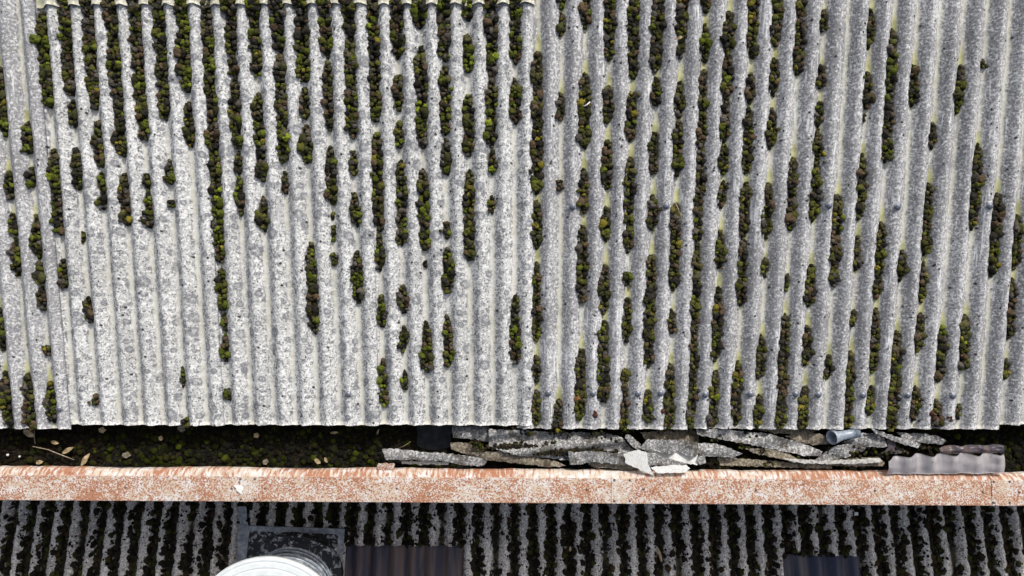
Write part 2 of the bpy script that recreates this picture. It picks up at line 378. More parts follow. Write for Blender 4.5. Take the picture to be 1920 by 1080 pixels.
# course above, lapped over the three pale sheets
for j in range(-3, 0):
    u0, u1 = 7*j-.2 if j > -3 else 7*j+.36, 7*j+7.36
    nu = int((u1-u0)*NU)+1; us = np.linspace(u0, u1, nu); pxm = (seam_px(j, 0)+seam_px(j+1, 0))/2
    ye = Y_at(pxm, 13.5+(-3-j)*1.2); ys = np.linspace(ye, 2.75, 30)
    Tp = np.zeros((nu, len(ys), 3))
    for b, Y in enumerate(ys):
        for a, u in enumerate(us):
            Tp[a, b] = (X_of(u, Y), Y, roof_z(0, Y)+(AMP+.002)*math.cos(2*math.pi*u)+.009*((u-7*j-.3)/7)+.017)
    for a in range(nu): Tp[a, 0, 1] += noise.noise(Vector((us[a]*3, 2, j)))*.008
    V, Q = slab_np(Tp, .0075)
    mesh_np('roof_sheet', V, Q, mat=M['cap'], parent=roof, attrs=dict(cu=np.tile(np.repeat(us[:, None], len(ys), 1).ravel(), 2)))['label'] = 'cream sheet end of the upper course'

# ------------------------------------------------------------------ lathe / tubes / bolts
def lathe(name, prof, mat, parent, loc, n=24, smooth=True, world_children=True):
    V = []; Q = []; T = []
    for r, z in prof:
        for k in range(n):
            a = 2*math.pi*k/n; V.append((r*math.cos(a), r*math.sin(a), z))
    m = len(prof)
    for i in range(m-1):
        for k in range(n): Q.append((i*n+k, i*n+(k+1) % n, (i+1)*n+(k+1) % n, (i+1)*n+k))
    V.append((0, 0, prof[0][1])); V.append((0, 0, prof[-1][1])); c0, c1 = len(V)-2, len(V)-1
    for k in range(n): T.append((c0, (k+1) % n, k)); T.append((c1, (m-1)*n+k, (m-1)*n+(k+1) % n))
    o = mesh_np(name, V, Q, T, mat=mat, smooth=smooth); o.location = loc
    if parent: o.parent = parent; o.matrix_parent_inverse = parent_inv(parent)
    return o
def parent_inv(p):
    M_ = Matrix.Translation(p.location)
    if p.parent: M_ = Matrix.Identity(4) if p.matrix_parent_inverse == Matrix.Identity(4) else parent_abs(p)
    return M_.inverted()
def parent_abs(p):
    return (parent_abs(p.parent) @ p.matrix_parent_inverse if p.parent else Matrix.Identity(4)) @ Matrix.Translation(p.location)
def tube(name, pts, rad, mat, parent=None, n=8):
    V = []; Q = []
    pts = [Vector(p) for p in pts]; rads = rad if isinstance(rad, (list, tuple)) else [rad]*len(pts)
    for i, p in enumerate(pts):
        d = (pts[min(i+1, len(pts)-1)]-pts[max(i-1, 0)]).normalized(); s = d.orthogonal().normalized() if i == 0 else (s-d*s.dot(d)).normalized()
        t = d.cross(s)
        for k in range(n):
            a = 2*math.pi*k/n; V.append(p+(s*math.cos(a)+t*math.sin(a))*rads[i])
    for i in range(len(pts)-1):
        for k in range(n): Q.append((i*n+k, i*n+(k+1) % n, (i+1)*n+(k+1) % n, (i+1)*n+k))
    T = []
    for e in (0, len(pts)-1):
        V.append(pts[e]); c = len(V)-1
        for k in range(n): T.append((c, e*n+(k+1) % n, e*n+k) if e == 0 else (c, e*n+k, e*n+(k+1) % n))
    return mesh_np(name, V, Q, T, mat=mat, parent=parent)
BOLTS = [(1025, 737, 0), (1108, 738, 0), (1191, 738, 0), (1235, 737, 0), (1316, 740, 1), (1400, 739, 1), (1484, 739, 1), (1531, 740, 1), (1618, 741, 2), (1697, 741, 2), (1781, 742, 2), (1246, 387, 0), (1552, 386, 1), (1861, 387, 2), (652, 739, -2), (120, 766, -4), (1072, 388, 0), (1700, 388, 2)]
bm0 = None
for px, py, j in BOLTS:
    p = unp(px, py, lambda x, y: roof_z(x, y)+AMP)
    # snap on the nearest crest
    best = min(range(7*j, 7*j+8), key=lambda u: abs(X_of(u, p.y)-p.x)); x = X_of(best, p.y); jj = math.floor((best-.3)/7)
    z = roof_z(0, p.y)+AMP+lap_z(best)
    par = sheets[max(-4, jj)]
    if bm0 is None:
        b = lathe('bolt', [(.021, -.002), (.021, .002), (.014, .003), (.0135, .012), (.008, .0155)], M['steel'], par, (x, p.y, z), 12); bm0 = b.data
    else:
        b = bpy.data.objects.new('bolt', bm0); C.objects.link(b); b.location = (x, p.y, z); b.parent = par; b.matrix_parent_inverse = parent_inv(par)
    b.rotation_euler = (R(11), 0, 0)

# ------------------------------------------------------------------ moss
import bmesh
def ico(sub, seed, rough):
    bm = bmesh.new(); bmesh.ops.create_icosphere(bm, subdivisions=sub, radius=1)
    V = np.array([v.co[:] for v in bm.verts]); T = np.array([[v.index for v in f.verts] for f in bm.faces]); bm.free()
    for i in range(len(V)):
        p = Vector(V[i]); o = Vector((seed*3.7, seed, 0))
        d = 1+rough*(.55*noise.noise(p*1.3+o)+.60*abs(noise.noise(p*2.8+o))+.30*noise.noise(p*6+o)); V[i] *= d
    return V, T
ICO2 = [ico(2, s, .95) for s in range(12)]
ICO1 = [ico(1, s, .6) for s in range(6)]
ICO3 = [ico(3, s+20, 1.05) for s in range(12)]
PAL = dict(black=(.020, .019, .016), olive=(.052, .055, .014), green=(.058, .072, .012), bright=(.105, .132, .014), gold=(.12, .105, .018),
           brown=(.060, .044, .028), grey=(.060, .056, .050), rust=(.11, .058, .022), dark=(.032, .034, .015), pale=(.16, .145, .085))
def pick(x, y, side, kind='roof'):
    a = noise.noise(Vector((x*8, y*8, 1.7))); b = noise.noise(Vector((x*19, y*19, 5.))) ; r = random.random()
    if kind == 'gutter':
        w = dict(black=.62, dark=.2, olive=.10, green=.08, bright=.03*(1+max(0, a)*3)); 
    elif side < 0: w = dict(black=.24+.9*max(0, -b), dark=.24, olive=.22, green=.10+1.3*max(0, a), bright=.8*max(0, a-.12), brown=.10+1.*max(0, -a), grey=.05+.6*max(0, -a), gold=.02)
    else: w = dict(black=.26+.9*max(0, -b), dark=.26, olive=.34, green=.05+.6*max(0, a), bright=.15*max(0, a-.2), brown=.12+.9*max(0, -a), grey=.08+.6*max(0, -a), gold=.02+.5*max(0, a-.1), rust=.4*max(0, -b-.3))
    ks = list(w); s = sum(w.values()); r *= s
    for k in ks:
        r -= w[k]
        if r <= 0: break
    c = np.array(PAL[k])*random.uniform(.9, 2.0); return c, k
class Acc:
    def __init__(s): s.V = []; s.T = []; s.C = []; s.n = 0
    def add(s, base, p, r, col, sz=(1, 1, .85)):
        V, T = base; a = random.uniform(0, 6.283); ca, sa = math.cos(a), math.sin(a)
        W = V*np.array(sz)*r; W = np.stack([W[:, 0]*ca-W[:, 1]*sa, W[:, 0]*sa+W[:, 1]*ca, W[:, 2]], 1)+np.array(p)
        # each lump goes dark brown towards its bottom, keeping its own colour on top
        k = np.clip((V[:, 2]+.35)/.9, 0, 1)[:, None]
        c = np.array(col)*k+np.array((.020, .016, .010))*(1-k)
        s.V.append(W); s.T.append(T+s.n); s.C.append(c); s.n += len(V)
    def make(s, name, mat=None, parent=None, origin=None):
        V = np.concatenate(s.V)
        if origin is not None: V = V-np.array(origin)
        o = mesh_np(name, V, None, np.concatenate(s.T), mat=mat or M['moss'], parent=parent, colors=np.concatenate(s.C))
        if origin is not None: o.location = origin
        return o
ORD = 'first second third fourth fifth sixth seventh eighth ninth tenth'.split()
def surf(u, Y): return roof_z(0, Y)+AMP*math.cos(2*math.pi*u)+lap_z(u)
group_by = {}
for r in RUNS: group_by.setdefault(r['t'], []).append(r)
for t, rs in group_by.items():
    rs.sort(key=lambda r: r['bot'])
    for n_, r in enumerate(rs):
        L = r['top']-r['bot']; A = Acc(); side = -1 if t < 0 else 1
        Y = r['bot']; x0 = X_of(t+.5, (r['top']+r['bot'])/2)
        cu0 = t+.5+(-.05 if t >= 0 else .02); rowc = {}
        while Y < r['top']:
            s = (Y-r['bot'])/max(L, .001)
            env = min(1, .45+s*L/.045)*min(1, .22+(1-s)*L/.13)
            if L < .08: env = .75+.25*math.sin(math.pi*min(1, max(0, s)))
            wv = r['w']*env*max(.5, 1+.42*noise.noise(Vector((t*3.3, Y*11, 0)))+.22*noise.noise(Vector((t*3.3, Y*31, 0))))
            cu = cu0+.07*noise.noise(Vector((t*5.1, Y*8, 9.)))
            half = .195*wv; k = 3 if half > .185 else 2 if half > .085 else 1
            A.add(random.choice(ICO2), (X_of(cu, Y), Y, surf(cu, Y)+.003), .0135, np.array(PAL['dark'])*random.uniform(.6, 1.2), (.8, 1.35, .8))
            for q in range(k):
                if random.random() < .06: continue
                rad = random.choice((random.uniform(.008, .014), random.uniform(.012, .020)))*(.62+.38*min(1, wv)); 
                if random.random() < .12: rad *= 1.3
                off = 0 if k == 1 else (-half+2*half*q/(k-1))*.78
                if random.random() < .09: off = max(-.24, min(.24, random.gauss(0, .15))); rad *= .7
                u = cu+off+random.uniform(-.04, .04); yy = Y+random.uniform(-.012, .012); z = surf(u, yy)
                lift = .010+.010*max(0, 1-abs(off)/.25)*wv
                if yy > Y_at(x0*0+500, 20) and -21 <= t < 0: lift += .018
                c, kk = pick(X_of(u, yy), yy, side)
                if s > .8 and L > .1 and random.random() < .6: c = c*.4+np.array(PAL['pale'])*.38
                A.add(random.choice(ICO3 if rad > .0175 else ICO2), (X_of(u, yy), yy, z+lift), rad*1.0, c, (random.uniform(.8, 1.1), random.uniform(.85, 1.3), random.uniform(.7, 1.1)))
                rowc[kk] = rowc.get(kk, 0)+1
                for _k in range(5):
                    a_ = random.uniform(0, 6.283); e_ = random.uniform(.2, 1.25)
                    A.add(random.choice(ICO1), (X_of(u, yy)+math.cos(a_)*rad*e_, yy+math.sin(a_)*rad*e_, z+lift+rad*(.95-.62*e_*e_)*.8), rad*random.uniform(.13, .30), c*random.uniform(.55, 1.8))
                for _k in range(random.choice((0, 1, 1, 2))):
                    sx = X_of(u, yy)+random.uniform(-1, 1)*rad; sy = yy+random.uniform(-1, 1)*rad
                    A.add(random.choice(ICO1), (sx, sy, z+lift+rad*.45), rad*random.uniform(.3, .55), c*random.uniform(.7, 1.6))
            Y += .0205*random.uniform(.8, 1.2)
        if not A.V: continue
        o = A.make('moss_clump', origin=(x0, (r['top']+r['bot'])/2, roof_z(0, (r['top']+r['bot'])/2)-AMP))
        gr = sum(rowc.get(k, 0) for k in ('green', 'bright')); br = sum(rowc.get(k, 0) for k in ('brown', 'grey', 'rust')); tot = max(1, sum(rowc.values()))
        col = 'bright green' if gr/tot > .5 else 'green' if gr/tot > .3 else 'brown' if br/tot > .36 else 'olive'
        col = col.split()[-1]
        size = 'tiny' if L < .07 else 'short' if L < .2 else 'long' if L < .6 else 'very-long'
        j = max(-4, math.floor((t+.2)/7))
        tag(o, f"{size} {col} moss clump, {ORD[n_]} from the eave in {ORD[t-7*j]} trough of {ORD[j+4]} sheet from left" if j > -4 else
            f"{size} {col} moss clump, {ORD[n_]} from the eave, {ORD[t-7*j-4]} visible trough of the edge sheet", 'moss', 'moss clumps growing in the roof troughs')
# small reddish lumps lodged on the crests near the eave
for i, (px, py, s, lb) in enumerate([(1241, 770, .016, 'small reddish moss lump on a crest below a bolt, middle grey sheets'), (1115, 775, .015, 'small brown moss lump on the eave end of the third grey crest'),
                     (1748, 780, .02, 'dark red moss lump straddling a crest at the eave on the right'), (1780, 784, .017, 'dark red moss lump beside green moss at the right of the eave'),
                     (500, 86, 0, '')]):
    if not s: continue
    p = unp(px, py, lambda x, y: roof_z(x, y)+.02); A = Acc()
    for q in range(4): A.add(random.choice(ICO2), (p.x+random.uniform(-.01, .01), p.y+random.uniform(-.02, .02), p.z+.004), s*random.uniform(.5, .9), np.array((.085, .042, .030))*random.uniform(.7, 1.2))
    tag(A.make('moss_lump', origin=tuple(p)), lb, 'moss', 'reddish moss lumps on the crests')
# tiny lumps of black lichen on crests
A = Acc()
for _ in range(620):
    u = random.choice(range(-22, 23))+random.gauss(0, .17); Y = random.uniform(YE+.02, 2.3)
    if -21 < u < 0 and random.random() < .7: continue
    A.add(random.choice(ICO1), (X_of(u, Y), Y, surf(u, Y)), random.uniform(.0025, .0062), np.array((.035, .033, .03))*random.uniform(.7, 1.8), (1, 1.3, .6))
tag(A.make('lichen_specks'), 'tiny dark lichen lumps scattered over the crests', 'lichen', kind='stuff')

# ------------------------------------------------------------------ parapet wall with rusting capping, gutter
CZ = -.015
pf = unp(960, 943, CZ); pc = unp(960, 895.5, CZ); pb = unp(960, 882, CZ-.035)
YF, YC, YB = pf.y, pc.y, pb.y
def Xc(px): return unp(px, 918, CZ).x
wall = empty('parapet_wall', (0, (YF+YC)/2, -1.6)); tag(wall, 'low parapet wall capped with rusty galvanised steel between the two roofs', 'wall', kind='thing')
def boxmesh(name, x0, x1, y0, y1, z0, z1, mat, parent=None):
    V = [(x, y, z) for x in (x0, x1) for y in (y0, y1) for z in (z0, z1)]
    Q = [(0, 1, 3, 2), (4, 6, 7, 5), (0, 4, 5, 1), (2, 3, 7, 6), (0, 2, 6, 4), (1, 5, 7, 3)]
    return mesh_np(name, V, Q, mat=mat, parent=parent, smooth=False)
boxmesh('wall_core', -4.2, 4.2, YF+.015, YC+.02, -1.6, CZ-.03, M['brick'], wall)
def capping(x0, x1, name='capping', lift=0., wob=1., back=0., mat='rust'):
    """profile from the front drip edge over the flat top to the bent back leg"""
    n = max(3, int((x1-x0)/.03)); xs = np.linspace(x0, x1, n)
    pr = [(YF-.002, -.085, 0), (YF-.002, -.006, 0), (YF, -.001, 0), (YF+.004, 0, 0), (YF+.05, .001, 0), (YF+.10, .001, 0), (YC-.012, .0005, 0), (YC-.002, 0, .3), (YC+.004, -.004, 1), (YC+.02, -.012, 1), (YB-.008, -.030, 1), (YB, -.036, 1), (YB+.003, -.075, 1)]
    Tp = np.zeros((n, len(pr), 3)); bv = np.zeros((n, len(pr)))
    for a, x in enumerate(xs):
        w1 = noise.noise(Vector((x*1.7, 3, 0))); w2 = noise.noise(Vector((x*9, 8, 0))); w3 = noise.noise(Vector((x*30, 1, 0)))
        for b, (y, z, k) in enumerate(pr):
            e = max(0, (y-YC)/(YB-YC))
            yy = y+wob*e*(w1*.012+w2*.006+w3*.0025)+back*e; zz = CZ+z+lift+wob*(w2*.0012+e*w1*.006)
            if b == 4 or b == 5: zz += .0015*w1
            Tp[a, b] = (x, yy, zz); bv[a, b] = k
    V, Q = slab_np(Tp, .0015)
    return mesh_np(name, V, Q, mat=M[mat], parent=wall, smooth=False, attrs=dict(bevel=np.tile(bv.ravel(), 2)))
J = [Xc(-190), Xc(467), Xc(1166), Xc(1878), Xc(2100)]
caps = [capping(J[i]+.001, J[i+1]-.001) for i in range(4)]
straps = []
for a, b in ((451, 484), (1147, 1184), (1859, 1899)):
    straps.append(capping(Xc(a), Xc(b), 'joint_cover', lift=.004, mat='rustpale'))
RIV = [(451, 898, 0), (478, 898, 0), (452, 936, 0), (479, 936, 0), (1152, 900, 1), (1181, 900, 1), (1152, 939, 1), (1181, 939, 1), (1863, 903, 2), (1893, 903, 2), (1863, 942, 2), (1893, 942, 2)]
SCR = [(235, 914, 0), (434, 916, 0), (497, 916, 1), (744, 916, 1), (912, 915, 1), (1101, 918, 1), (1207, 917, 2), (1418, 919, 2), (1641, 920, 2), (1843, 922, 2), (1912, 923, 3)]
rm = None
for px, py, k in RIV+[(a, b, c+10) for a, b, c in SCR]:
    p = unp(px, py, CZ+.003); par = straps[k] if k < 10 else caps[k-10]
    zz = CZ+(.0042 if k < 10 else .0012)
    if rm is None:
        b = lathe('rivet', [(.0085, -.001), (.0085, .001), (.007, .0035), (.003, .0048)], M['rivet'], par, (p.x, p.y, zz), 10); rm = b.data
    else:
        b = bpy.data.objects.new('rivet', rm); C.objects.link(b); b.location = (p.x, p.y, zz); b.parent = par; b.matrix_parent_inverse = parent_inv(par)
        if k >= 10: b.name = 'screw'

# small torn fold of capping near the joint on the left of the rubble
gut = empty('valley_gutter', (0, (YB+YE)/2, -.26)); tag(gut, 'dark lined valley gutter between the eave and the rusty capping', 'gutter', kind='thing')
boxmesh('gutter_floor', -4.2, 4.2, YB-.02, YE+.42, -.27, -.245, M['lining'], gut)
boxmesh('gutter_side', -4.2, 4.2, YE+.42, YE+.45, -.27, .05, M['lining'], gut)
boxmesh('gutter_cheek', -4.2, 4.2, YC+.021, YC+.030, -.27, CZ-.04, M['lining'], gut)
# humus bed
nx, ny = 420, 36; xs = np.linspace(-4.1, 4.1, nx); ys = np.linspace(YC+.032, YE+.40, ny)
Tp = np.zeros((nx, ny, 3))
BX0, BX1 = unp(775, 820, -.2).x, unp(850, 820, -.2).x
for a, x in enumerate(xs):
    for b, y in enumerate(ys):
        bare = max(0, 1-abs((x-(BX0+BX1)/2)/((BX1-BX0)*.6))**4)
        bare *= min(1, max(0, (y-(YE-.26))/.1))
        Tp[a, b] = (x, y, -.175+.02*noise.noise(Vector((x*3, y*6, 0)))+.016*noise.noise(Vector((x*16, y*16, 4)))+.010*abs(noise.noise(Vector((x*45, y*45, 4))))-.11*bare)
o = mesh_np('humus', Tp.reshape(-1, 3), grid_q(nx, ny, 0, True), mat=M['soil']); tag(o, 'black rotted humus filling the valley gutter', 'soil', kind='stuff')
def bed_z(x, y):
    return -.175+.02*noise.noise(Vector((x*3, y*6, 0)))+.016*noise.noise(Vector((x*16, y*16, 4)))
A = Acc(); B = Acc()
for i in range(7500):
    px = random.uniform(-15, 1935); py = random.uniform(792, 885)
    if 770 < px < 850 and py < 846: continue
    if 850 < px < 1800 and random.random() < .6: continue
    p = unp(px, py, -.16); dn = noise.noise(Vector((p.x*2.2, p.y*3, 7)))
    lift = 0
    c, k = pick(p.x, p.y, -1, 'gutter')
    if 150 < px < 720 or px > 1760: 
        if random.random() < .02+.35*max(0, dn): c = np.array(PAL[random.choice(['olive', 'green', 'dark', 'green'])])*random.uniform(.4, .8)
        if py > 858 and dn > .05 and random.random() < .3: c = np.array(PAL['bright'])*random.uniform(.5, .9)
    if px < 190 and random.random() < .7: c = np.array(PAL['brown'])*random.uniform(.25, .6)
    rad = random.choice((random.uniform(.003, .008), random.uniform(.007, .017)))*(1.35 if c[1] > .03 else 1)
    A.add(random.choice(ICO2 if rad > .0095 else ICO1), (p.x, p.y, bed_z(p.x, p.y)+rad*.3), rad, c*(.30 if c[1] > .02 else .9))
tag(A.make('gutter_moss'), 'dark moss and debris carpeting the valley gutter', 'moss', kind='stuff')

# ------------------------------------------------------------------ broken sheet fragments in the gutter
def fragment(name, poly, z0, gx=0., gy=0., mat='frag', wave=None, amp=.018, th=.008, rough=.008, curl=0., parent=None, phase=0.):
    """poly: outline (photo positions of the piece's corners on its own plane); wave: direction across the corrugations (degrees)"""
    cpx = sum(p[0] for p in poly)/len(poly); cpy = sum(p[1] for p in poly)/len(poly); c = unp(cpx, cpy, z0)
    zf = lambda x, y: z0+gx*(x-c.x)+gy*(y-c.y)
    W = [unp(px, py, zf).xy-c.xy for px, py in poly]
    pts = []
    for i, a in enumerate(W):
        b = W[(i+1) % len(W)]; n = max(1, int((b-a).length/.012))
        nr = Vector((-(b-a).y, (b-a).x)).normalized()
        for k in range(n):
            f = k/n; p = a.lerp(b, f)
            jt = rough*noise.noise(Vector((p.x*40+z0*99, p.y*40, 3)))+rough*.6*noise.noise(Vector((p.x*120, p.y*120, z0*50)))
            pts.append(p+nr*jt*(1 if k else .3))
    nb = len(pts); xs = [p.x for p in pts]; ys_ = [p.y for p in pts]; step = .014
    for gxx in np.arange(min(xs), max(xs), step):
        for gyy in np.arange(min(ys_), max(ys_), step): pts.append(Vector((gxx+random.uniform(-.002, .002), gyy+random.uniform(-.002, .002))))
    vo, _, fo, *_ = delaunay_2d_cdt(pts, [(i, (i+1) % nb) for i in range(nb)], [list(range(nb))], 2, 1e-6)
    used = sorted({i for f in fo for i in f}); mp = {o_: i for i, o_ in enumerate(used)}; N = len(used)
    th0 = R(wave) if wave is not None else 0; dv = Vector((math.cos(th0), math.sin(th0))); top = []; cu = []
    for i in used:
        p = vo[i]; s = p.dot(dv)/P+phase
        z = gx*p.x+gy*p.y+(amp*math.cos(2*math.pi*s) if wave is not None else 0)+curl*p.length_squared+.0012*noise.noise(Vector((p.x*30, p.y*30, z0)))
        top.append((p.x, p.y, z)); cu.append(s if wave is not None else 0.)
    if wave is not None: cu = list(np.array(cu)*.0+np.where(np.cos(2*np.pi*np.array(cu)) < -.75, .32, .0))
    V = top+[(x, y, z-th) for x, y, z in top]; fs = [[mp[i] for i in f] for f in fo]; T = []; Q = []; ec = {}
    for f in fs:
        T.append(f); T.append([i+N for i in reversed(f)])
        for k in range(3): e = (f[k], f[(k+1) % 3]); ec[e] = 1
    for (a, b) in ec:
        if (b, a) not in ec: Q.append((b, a, a+N, b+N))
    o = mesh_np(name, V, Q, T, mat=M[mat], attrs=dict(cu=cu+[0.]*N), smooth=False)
    o.location = c
    # shade the faces smoothly but keep the break sharp
    sm = np.ones(len(o.data.polygons), bool); sm[:len(Q)] = False; o.data.polygons.foreach_set('use_smooth', sm)
    e = o.data.attributes.new('sharp_edge', 'BOOLEAN', 'EDGE')
    sh = [((ed.vertices[0], ed.vertices[1]) in ec) != ((ed.vertices[1], ed.vertices[0]) in ec) or (ed.vertices[0] >= N and ed.vertices[1] >= N and (((ed.vertices[0]-N, ed.vertices[1]-N) in ec) != ((ed.vertices[1]-N, ed.vertices[0]-N) in ec))) for ed in o.data.edges]
    e.data.foreach_set('value', sh)
    return o
FR = [
 # outline, z, gx, gy, material, wave direction, amp, label
 ([(848, 800), (915, 800), (924, 812), (915, 829), (880, 823), (849, 820)], -.085, 0, -.1, 'frag', 95, .015, 'stub of grey corrugated sheet half under the eave left of the rubble'),
 ([(845, 829), (880, 831), (905, 849), (925, 858), (905, 864), (868, 850), (846, 842)], -.10, .02, 0, 'fragbrown', None, 0, 'pale stained slab fragment at the left end of the rubble pile'),
 ([(716, 842), (749, 842), (797, 848), (835, 850), (894, 857), (913, 865), (905, 874), (872, 873), (838, 865), (769, 862), (724, 862)], -.055, -.03, .1, 'frag', 88, .008, 'long narrow strip of sheet poking out furthest left over the black gutter'),
 ([(752, 865), (800, 864), (842, 867), (841, 872), (800, 871), (754, 870)], -.085, 0, 0, 'dusty', None, 0, 'thin pale sliver beneath the long leftmost strip'),
 ([(880, 848), (936, 846), (1000, 856), (1046, 866), (1062, 873), (1030, 875), (960, 868), (905, 862)], -.07, 0, .05, 'fragbrown', 80, .01, 'long brown stained strip below the largest fragment'),
 ([(917, 804), (980, 806), (1050, 812), (1130, 811), (1165, 819), (1178, 834), (1192, 848), (1150, 852), (1100, 850), (1068, 864), (1040, 862), (980, 855), (916, 838)], -.055, -.02, -.08, 'frag', 97, .026, 'largest grey corrugated fragment lying sideways under the eave'),
 ([(1066, 846), (1085, 849), (1110, 846), (1145, 849), (1169, 851), (1174, 872), (1150, 870), (1113, 866), (1090, 871), (1067, 871)], -.012, 0, .12, 'frag', 5, .008, 'grey scalloped piece lying across the middle of the pile'),
 ([(1174, 815), (1184, 817), (1202, 833), (1196, 845), (1186, 838), (1172, 822)], -.03, -.2, .1, 'frag', None, 0, 'small grey shard standing between two larger fragments'),
 ([(1200, 811), (1260, 806), (1309, 806), (1311, 828), (1260, 830), (1212, 826)], -.075, 0, 0, 'fragbrown', 5, .006, 'stained brown sheet piece tucked under the eave at mid pile'),
 ([(1196, 838), (1240, 843), (1309, 842), (1309, 871), (1284, 869), (1250, 862), (1222, 852)], -.030, 0, .05, 'fresh', 8, .006, 'bright fresh broken face with scalloped upper rim'),
 ([(1198, 842), (1213, 824), (1260, 825), (1309, 829), (1309, 852), (1296, 859), (1284, 852), (1270, 845), (1258, 853), (1246, 853), (1232, 846), (1216, 845)], -.006, 0, .1, 'frag', 8, .008, 'grey corrugated piece with a zigzag lower edge over the white one'),
 ([(1209, 846), (1240, 857), (1293, 870), (1270, 873), (1216, 873)], -.015, 0, .1, 'frag', None, 0, 'grey wedge between the white triangle and the zigzag piece'),
 ([(1169, 851), (1196, 844), (1214, 850), (1215, 868), (1226, 892), (1196, 878), (1173, 869)], .016, .05, .25, 'fresh', None, 0, 'pale pointed triangular slab overhanging the rusty capping'),
 ([(1220, 876), (1255, 873), (1287, 872), (1294, 878), (1284, 886), (1233, 887)], .012, 0, .1, 'fresh', None, 0, 'small white flake resting on the back of the capping'),
 ([(1309, 831), (1340, 832), (1362, 838), (1381, 846), (1392, 850), (1378, 857), (1350, 857), (1310, 855)], -.022, -.02, .05, 'frag', 92, .008, 'grey corrugated fragment right of the zigzag piece'),
 ([(1309, 855), (1322, 855), (1324, 868), (1312, 872), (1305, 866)], -.02, 0, .05, 'frag', None, 0, 'tiny grey chip below the zigzag piece right corner'),
 ([(1305, 803), (1360, 806), (1400, 810), (1442, 813), (1506, 832), (1541, 846), (1538, 855), (1500, 852), (1450, 843), (1400, 832), (1340, 822), (1306, 814)], -.035, -.03, -.05, 'frag', 103, .014, 'long tapering grey strip running down from the eave to the centre right'),
 ([(1395, 840), (1440, 842), (1476, 850), (1498, 860), (1530, 862), (1570, 860), (1620, 858), (1646, 857), (1660, 868), (1658, 874), (1610, 875), (1556, 873), (1500, 869), (1470, 862), (1420, 852)], -.045, 0, .1, 'fragbrown', 95, .008, 'long ragged brown edged slab along the back of the capping'),
 ([(1470, 860), (1498, 861), (1530, 863), (1600, 862), (1650, 859), (1655, 866), (1600, 870), (1540, 870), (1490, 867)], -.026, 0, .08, 'dusty', 90, .004, 'pale splintered lip of sheet beside the plastic offcut'),
 ([(1528, 862), (1548, 848), (1567, 836), (1594, 833), (1623, 838), (1618, 847), (1594, 855), (1555, 864)], -.030, -.05, .1, 'frag', 40, .010, 'triangular grey fragment below the plastic pipe elbow'),
 ([(1472, 818), (1511, 810), (1545, 815), (1560, 832), (1525, 835), (1500, 829)], -.060, 0, 0, 'fragbrown', 100, .008, 'tan stained piece behind the pipe elbow mouth'),
 ([(1578, 831), (1600, 818), (1620, 811), (1658, 816), (1663, 837), (1644, 839), (1605, 836)], -.055, .03, 0, 'frag', 80, .010, 'rounded grey fragment underneath the pipe elbow'),
 ([(1632, 802), (1664, 814), (1700, 823), (1726, 832), (1720, 840), (1678, 828), (1640, 812)], -.018, -.05, 0, 'frag', 70, .010, 'thin dark rotted strip slanting down right of the pipe elbow'),
 ([(1683, 811), (1733, 813), (1760, 818), (1773, 826), (1768, 834), (1733, 831), (1694, 823)], -.060, 0, 0, 'frag', 95, .010, 'rightmost grey sheet fragment before the mossy gutter end'),
 ([(1345, 858), (1420, 862), (1500, 868), (1560, 874), (1560, 879), (1450, 876), (1350, 872)], -.075, 0, 0, 'fragbrown', None, 0, 'dark flat slab lowest in the right half of the pile'),
 ([(1100, 866), (1170, 868), (1200, 880), (1160, 880), (1110, 876)], -.06, 0, 0, 'fragbrown', None, 0, 'dark reddish slab beneath the scalloped piece'),
 ([(1405, 802), (1500, 803), (1530, 808), (1500, 816), (1450, 812)], -.065, 0, 0, 'fragbrown', None, 0, 'dark stained slab wedged right under the eave edge'),
]
for poly, z, gx, gy, mat, wv, am, lb in FR:
    o = fragment('sheet_fragment', poly, z, gx, gy, mat, wv, am); tag(o, lb, 'rubble', 'broken sheet fragments piled in the gutter')
# torn flap of capping on the left of the rubble
o = fragment('metal_scrap', [(704, 879), (710, 869), (722, 868), (741, 870), (737, 880), (718, 882)], -.035, 0, .2, 'rust', None, th=.002); tag(o, 'rusty folded metal scrap behind the capping near the long strip', 'metal scrap')
o = fragment('cement_shard', [(437, 910), (447, 910), (456, 913), (452, 927), (446, 922)], CZ+.012, 0, 0, 'fresh', None, th=.006); tag(o, 'white shard lying on the rusty capping beside the left joint', 'shard')
# moss on the rubble; the dense dark clusters stand in for trough shade
A = Acc()
for px, py, n in [(893, 832, 26), (905, 842, 14), (1045, 808, 16), (1054, 814, 10), (1030, 835, 18), (985, 812, 20), (1335, 822, 14), (1400, 838, 16), (1425, 842, 10), (1600, 852, 20), (1612, 845, 14), (1150, 826, 8), (1228, 833, 10), (960, 842, 12), (1440, 870, 8), (1120, 812, 12), (1180, 806, 20), (1250, 808, 18), (1340, 812, 16), (1075, 848, 90), (1100, 850, 70), (1040, 846, 80), (1010, 844, 60), (1130, 852, 50), (960, 838, 60), (985, 841, 50), (945, 806, 14), (1420, 822, 10), (1560, 846, 10), (1510, 858, 8), (1665, 850, 16), (1690, 844, 16), (1740, 842, 16)]:
    for _ in range(n):
        big = n >= 50; p = unp(px+random.gauss(0, 16 if big else 9), py+random.gauss(0, 3.5), -.03); rad = random.uniform(.004, .010)*(1.3 if big else 1)
        A.add(random.choice(ICO2), (p.x, p.y, -.036-.01*random.random()), rad, np.array(PAL[random.choice(['dark', 'black', 'black', 'brown'] if big else ['green', 'olive', 'dark', 'black', 'black', 'brown'])])*random.uniform(.5, 1.1))
tag(A.make('rubble_moss_and_shade'), 'moss crumbs caught on the broken sheet fragments, with dark lumps standing in for trough shade', 'moss', kind='stuff')

